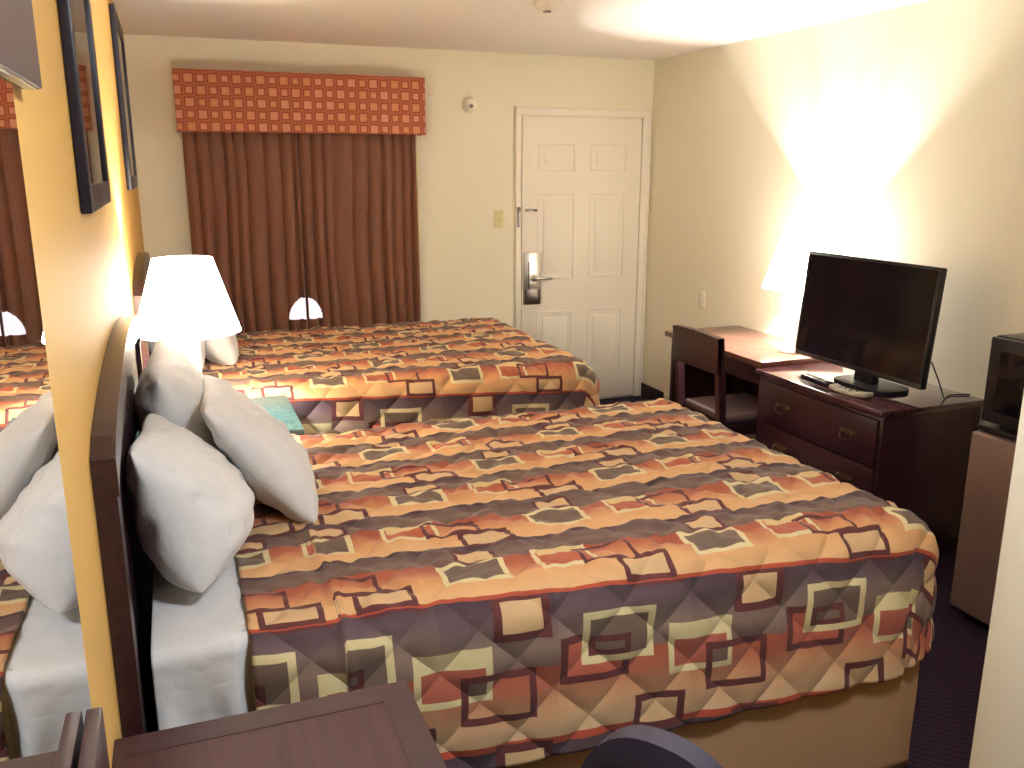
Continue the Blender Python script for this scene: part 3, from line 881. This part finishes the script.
def mirror():
    r = thing('wall_mirror', 'large frameless wall mirror on the gold wall reflecting pillows and curtain', 'mirror', (.001, .30, .78), -math.radians(.68))
    MB().box(.0, 0, 0, .003, .845, 1.015).build('backing', 'black_plastic', r, smooth=False, local=True)
    MB().box(.0031, 0, 0, .005, .845, 1.015).build('mirror_glass', 'mirror', r, smooth=False, local=True)
mirror()
def lightbox():
    r = thing('light_box', 'taupe light box mounted above the wall mirror', 'wall light', (0, .7, 1.80))
    MB().box(.0005, .2, 1.803, .026, 1.33, 2.08, .002).build('housing', 'taupe_box', r)
    MB().box(.008, .25, 1.801, .022, 1.30, 1.806, .001).build('diffuser', 'diffuser', r)
lightbox()

b = MB(); b.lathe([(0, -.035), (.030, -.035), (.042, -.028), (.050, -.010), (.050, 0)], (2.069, D - .001, 2.104), 32, 'y')
o = b.build('smoke_detector', 'white_plastic', None)
q = MB(); q.lathe([(0, -.041), (.012, -.040), (.014, -.033)], (2.074, D - .001, 2.095), 16, 'y'); q = q.build('sensor', 'dark_steel', None)
r = thing('smoke_detector', 'round white smoke detector on the wall between valance and door', 'smoke detector', (2.069, D, 2.104))
for oo, nm in ((o, 'cover'), (q, 'sensor')):
    oo.data.transform(Matrix.Translation((-2.069, -D, -2.104))); oo.parent = r; oo.name = nm
r2 = thing('smoke_alarm', 'round white detector on the ceiling at the top edge of the photo', 'smoke alarm', (1.856, 3.98, H - .001))
MB().lathe([(0.062, 0), (.064, -.012), (.054, -.030), (.026, -.038), (0, -.038)], n=36).build('cover', 'white_plastic', r2, local=True)
MB().lathe([(0.020, -.0385), (.018, -.044), (0, -.045)], n=20).build('sensor', 'dark_steel', r2, local=True)
r = thing('light_switch', 'ivory light switch on the wall beside the door', 'switch', (2.274, D, 1.359))
MB().box(-.035, -.007, -.058, .035, -.0005, .058, .003).build('plate', 'ivory_plastic', r, local=True)
MB().box(-.006, -.016, -.010, .006, -.006, .012, .002).build('toggle', 'ivory_plastic', r, local=True)
r = thing('wall_outlet', 'white power outlet low on the right wall near the door', 'outlet', (W, 5.02, .85))
MB().box(-.006, -.035, -.057, -.0005, .035, .057, .003).build('plate', 'white_plastic', r, local=True)
k = MB()
for z in (-.026, .026): k.box(-.008, -.016, z - .016, -.005, .016, z + .016, .003)
k.build('socket', 'white_plastic', r, local=True)

# ------------------------------------------------------------------ foreground table and chair
def table():
    x1, y0, y1, zt = .514, .30, 1.478, .75
    r = thing('table', 'brown wooden table with darker border under the mirror, at the photo bottom', 'table', (0.014, y0, 0))
    X0 = .001
    b = MB(); bw = .055
    b.box(X0, y0, zt - .032, X0 + .02, y1, zt); b.box(x1 - bw, y0, zt - .032, x1, y1, zt)
    b.box(X0 + .02, y1 - bw, zt - .032, x1 - bw, y1, zt); b.box(X0 + .02, y0, zt - .032, x1 - bw, y0 + bw, zt)
    b.build('top_border', 'table_edge', r)
    MB().box(X0 + .02, y0 + bw - .006, zt - .030, x1 - bw + .006, y1 - bw + .006, zt - .001).build('top_panel', 'table_inlay', r, smooth=False)
    MB().box(.0175, y0, zt + .001, .036, 1.085, 1.055, .002).build('back_rail', 'table_edge', r)
    b = MB(); b.box(.03, y0 + .04, .62, .045, y1 - .04, zt - .032); b.box(x1 - .05, y0 + .04, .62, x1 - .035, y1 - .04, zt - .032)
    b.box(.045, y1 - .055, .62, x1 - .05, y1 - .04, zt - .032); b.box(.045, y0 + .04, .62, x1 - .05, y0 + .055, zt - .032)
    b.build('apron', 'dark_wood', r)
    for x in (.03, x1 - .075):
        for y in (y0 + .03, y1 - .07): MB().box(x, y, 0, x + .04, y + .04, .62, .004).build('leg', 'dark_wood', r)
table()

def side_chair():
    r = thing('side_chair', 'navy vinyl chair with rounded back pulled up beside the table', 'chair', (.69, .985, 0), math.radians(32))
    hw, zt = .155, .79
    b = MB(); n = 28
    outl = []
    for k in range(n + 1):
        a = PI * k / n
        c, s_ = math.cos(a), math.sin(a)
        outl.append((hw * math.copysign(abs(c) ** .8, c), .60 + (zt - .60) * s_ ** .8))
    outl = [(hw * .92, .50)] + outl + [(-hw * .92, .50)]
    b.prism(outl, 'x', -.022, .022, .012)
    for v in b.bm.verts:
        v.co.x += .16 + (v.co.z - .5) * .14 - .25 * v.co.y * v.co.y
    b.build('backrest', 'navy_vinyl', r, local=True, angle=60)
    b = MB(); b.box(-.22, -.22, .42, .19, .22, .48, .028, 4); b.build('seat', 'navy_vinyl', r, local=True)
    for s in (-1, 1):
        MB().tube([(.21, s * .20, 0), (.175, s * .20, .43), (.165, s * .19, .56)], .012, 10).build('leg', 'dark_steel', r, local=True)
        MB().tube([(-.20, s * .20, 0), (-.18, s * .20, .425)], .012, 10).build('leg', 'dark_steel', r, local=True)
    return r
side_chair()

# ------------------------------------------------------------------ unseen ceiling fill light, added to brighten the near bed and pillows
FILL = 150
def added_fill_light():
    r = thing('added_fill_light', 'unseen domed fill light added on the ceiling beside the partition wall', 'added fill light', (1.0, .60, H - .001))
    MB().lathe([(.17, 0), (.175, -.02), (.165, -.03), (.15, -.022), (.0, -.022)], n=40).build('rim', 'white_plastic', r, local=True)
    MB().lathe([(.16, -.024), (.155, -.05), (.12, -.085), (.06, -.105), (0, -.11)], n=40).build('diffuser', 'fill_glow', r, local=True)
M['fill_glow'] = mat_emit('fill_light_diffuser', (.90, .945, 1, 1), FILL)
added_fill_light()

# ------------------------------------------------------------------ world, camera, view
wd = bpy.data.worlds.new('daylight'); sc.world = wd; wd.use_nodes = True
bg = wd.node_tree.nodes['Background']; bg.inputs[0].default_value = (1, .88, .92, 1); bg.inputs[1].default_value = 1.25

cam = bpy.data.cameras.new('camera'); co = bpy.data.objects.new('camera', cam); COL.objects.link(co)
yaw, pitch, roll, f = .364788853, .241881239, .00162118935, 879.66661
cy, sy, cp, sp = math.cos(yaw), math.sin(yaw), math.cos(pitch), math.sin(pitch)
fw = Vector((sy * cp, cy * cp, -sp)); rt = Vector((cy, -sy, 0)); up = rt.cross(fw)
cr, sr = math.cos(roll), math.sin(roll)
r_, u_ = cr * rt + sr * up, -sr * rt + cr * up
m = Matrix((r_, u_, -fw)).transposed().to_4x4(); m.translation = Vector(CAM)
co.matrix_world = m
cam.sensor_fit = 'HORIZONTAL'; cam.sensor_width = 36; cam.lens = f / 1024 * 36; cam.clip_start = .02
sc.camera = co

sc.view_settings.view_transform = 'Standard'
try: sc.view_settings.look = 'None'
except Exception: pass
sc.view_settings.gamma = 1; sc.view_settings.use_curve_mapping = False
sc.view_settings.exposure = 0.0
sc.cycles.use_denoising = True
sc.cycles.max_bounces = 10; sc.cycles.diffuse_bounces = 6; sc.cycles.glossy_bounces = 4; sc.cycles.transmission_bounces = 6
sc.cycles.sample_clamp_indirect = 10
sc.cycles.caustics_reflective = False; sc.cycles.caustics_refractive = False
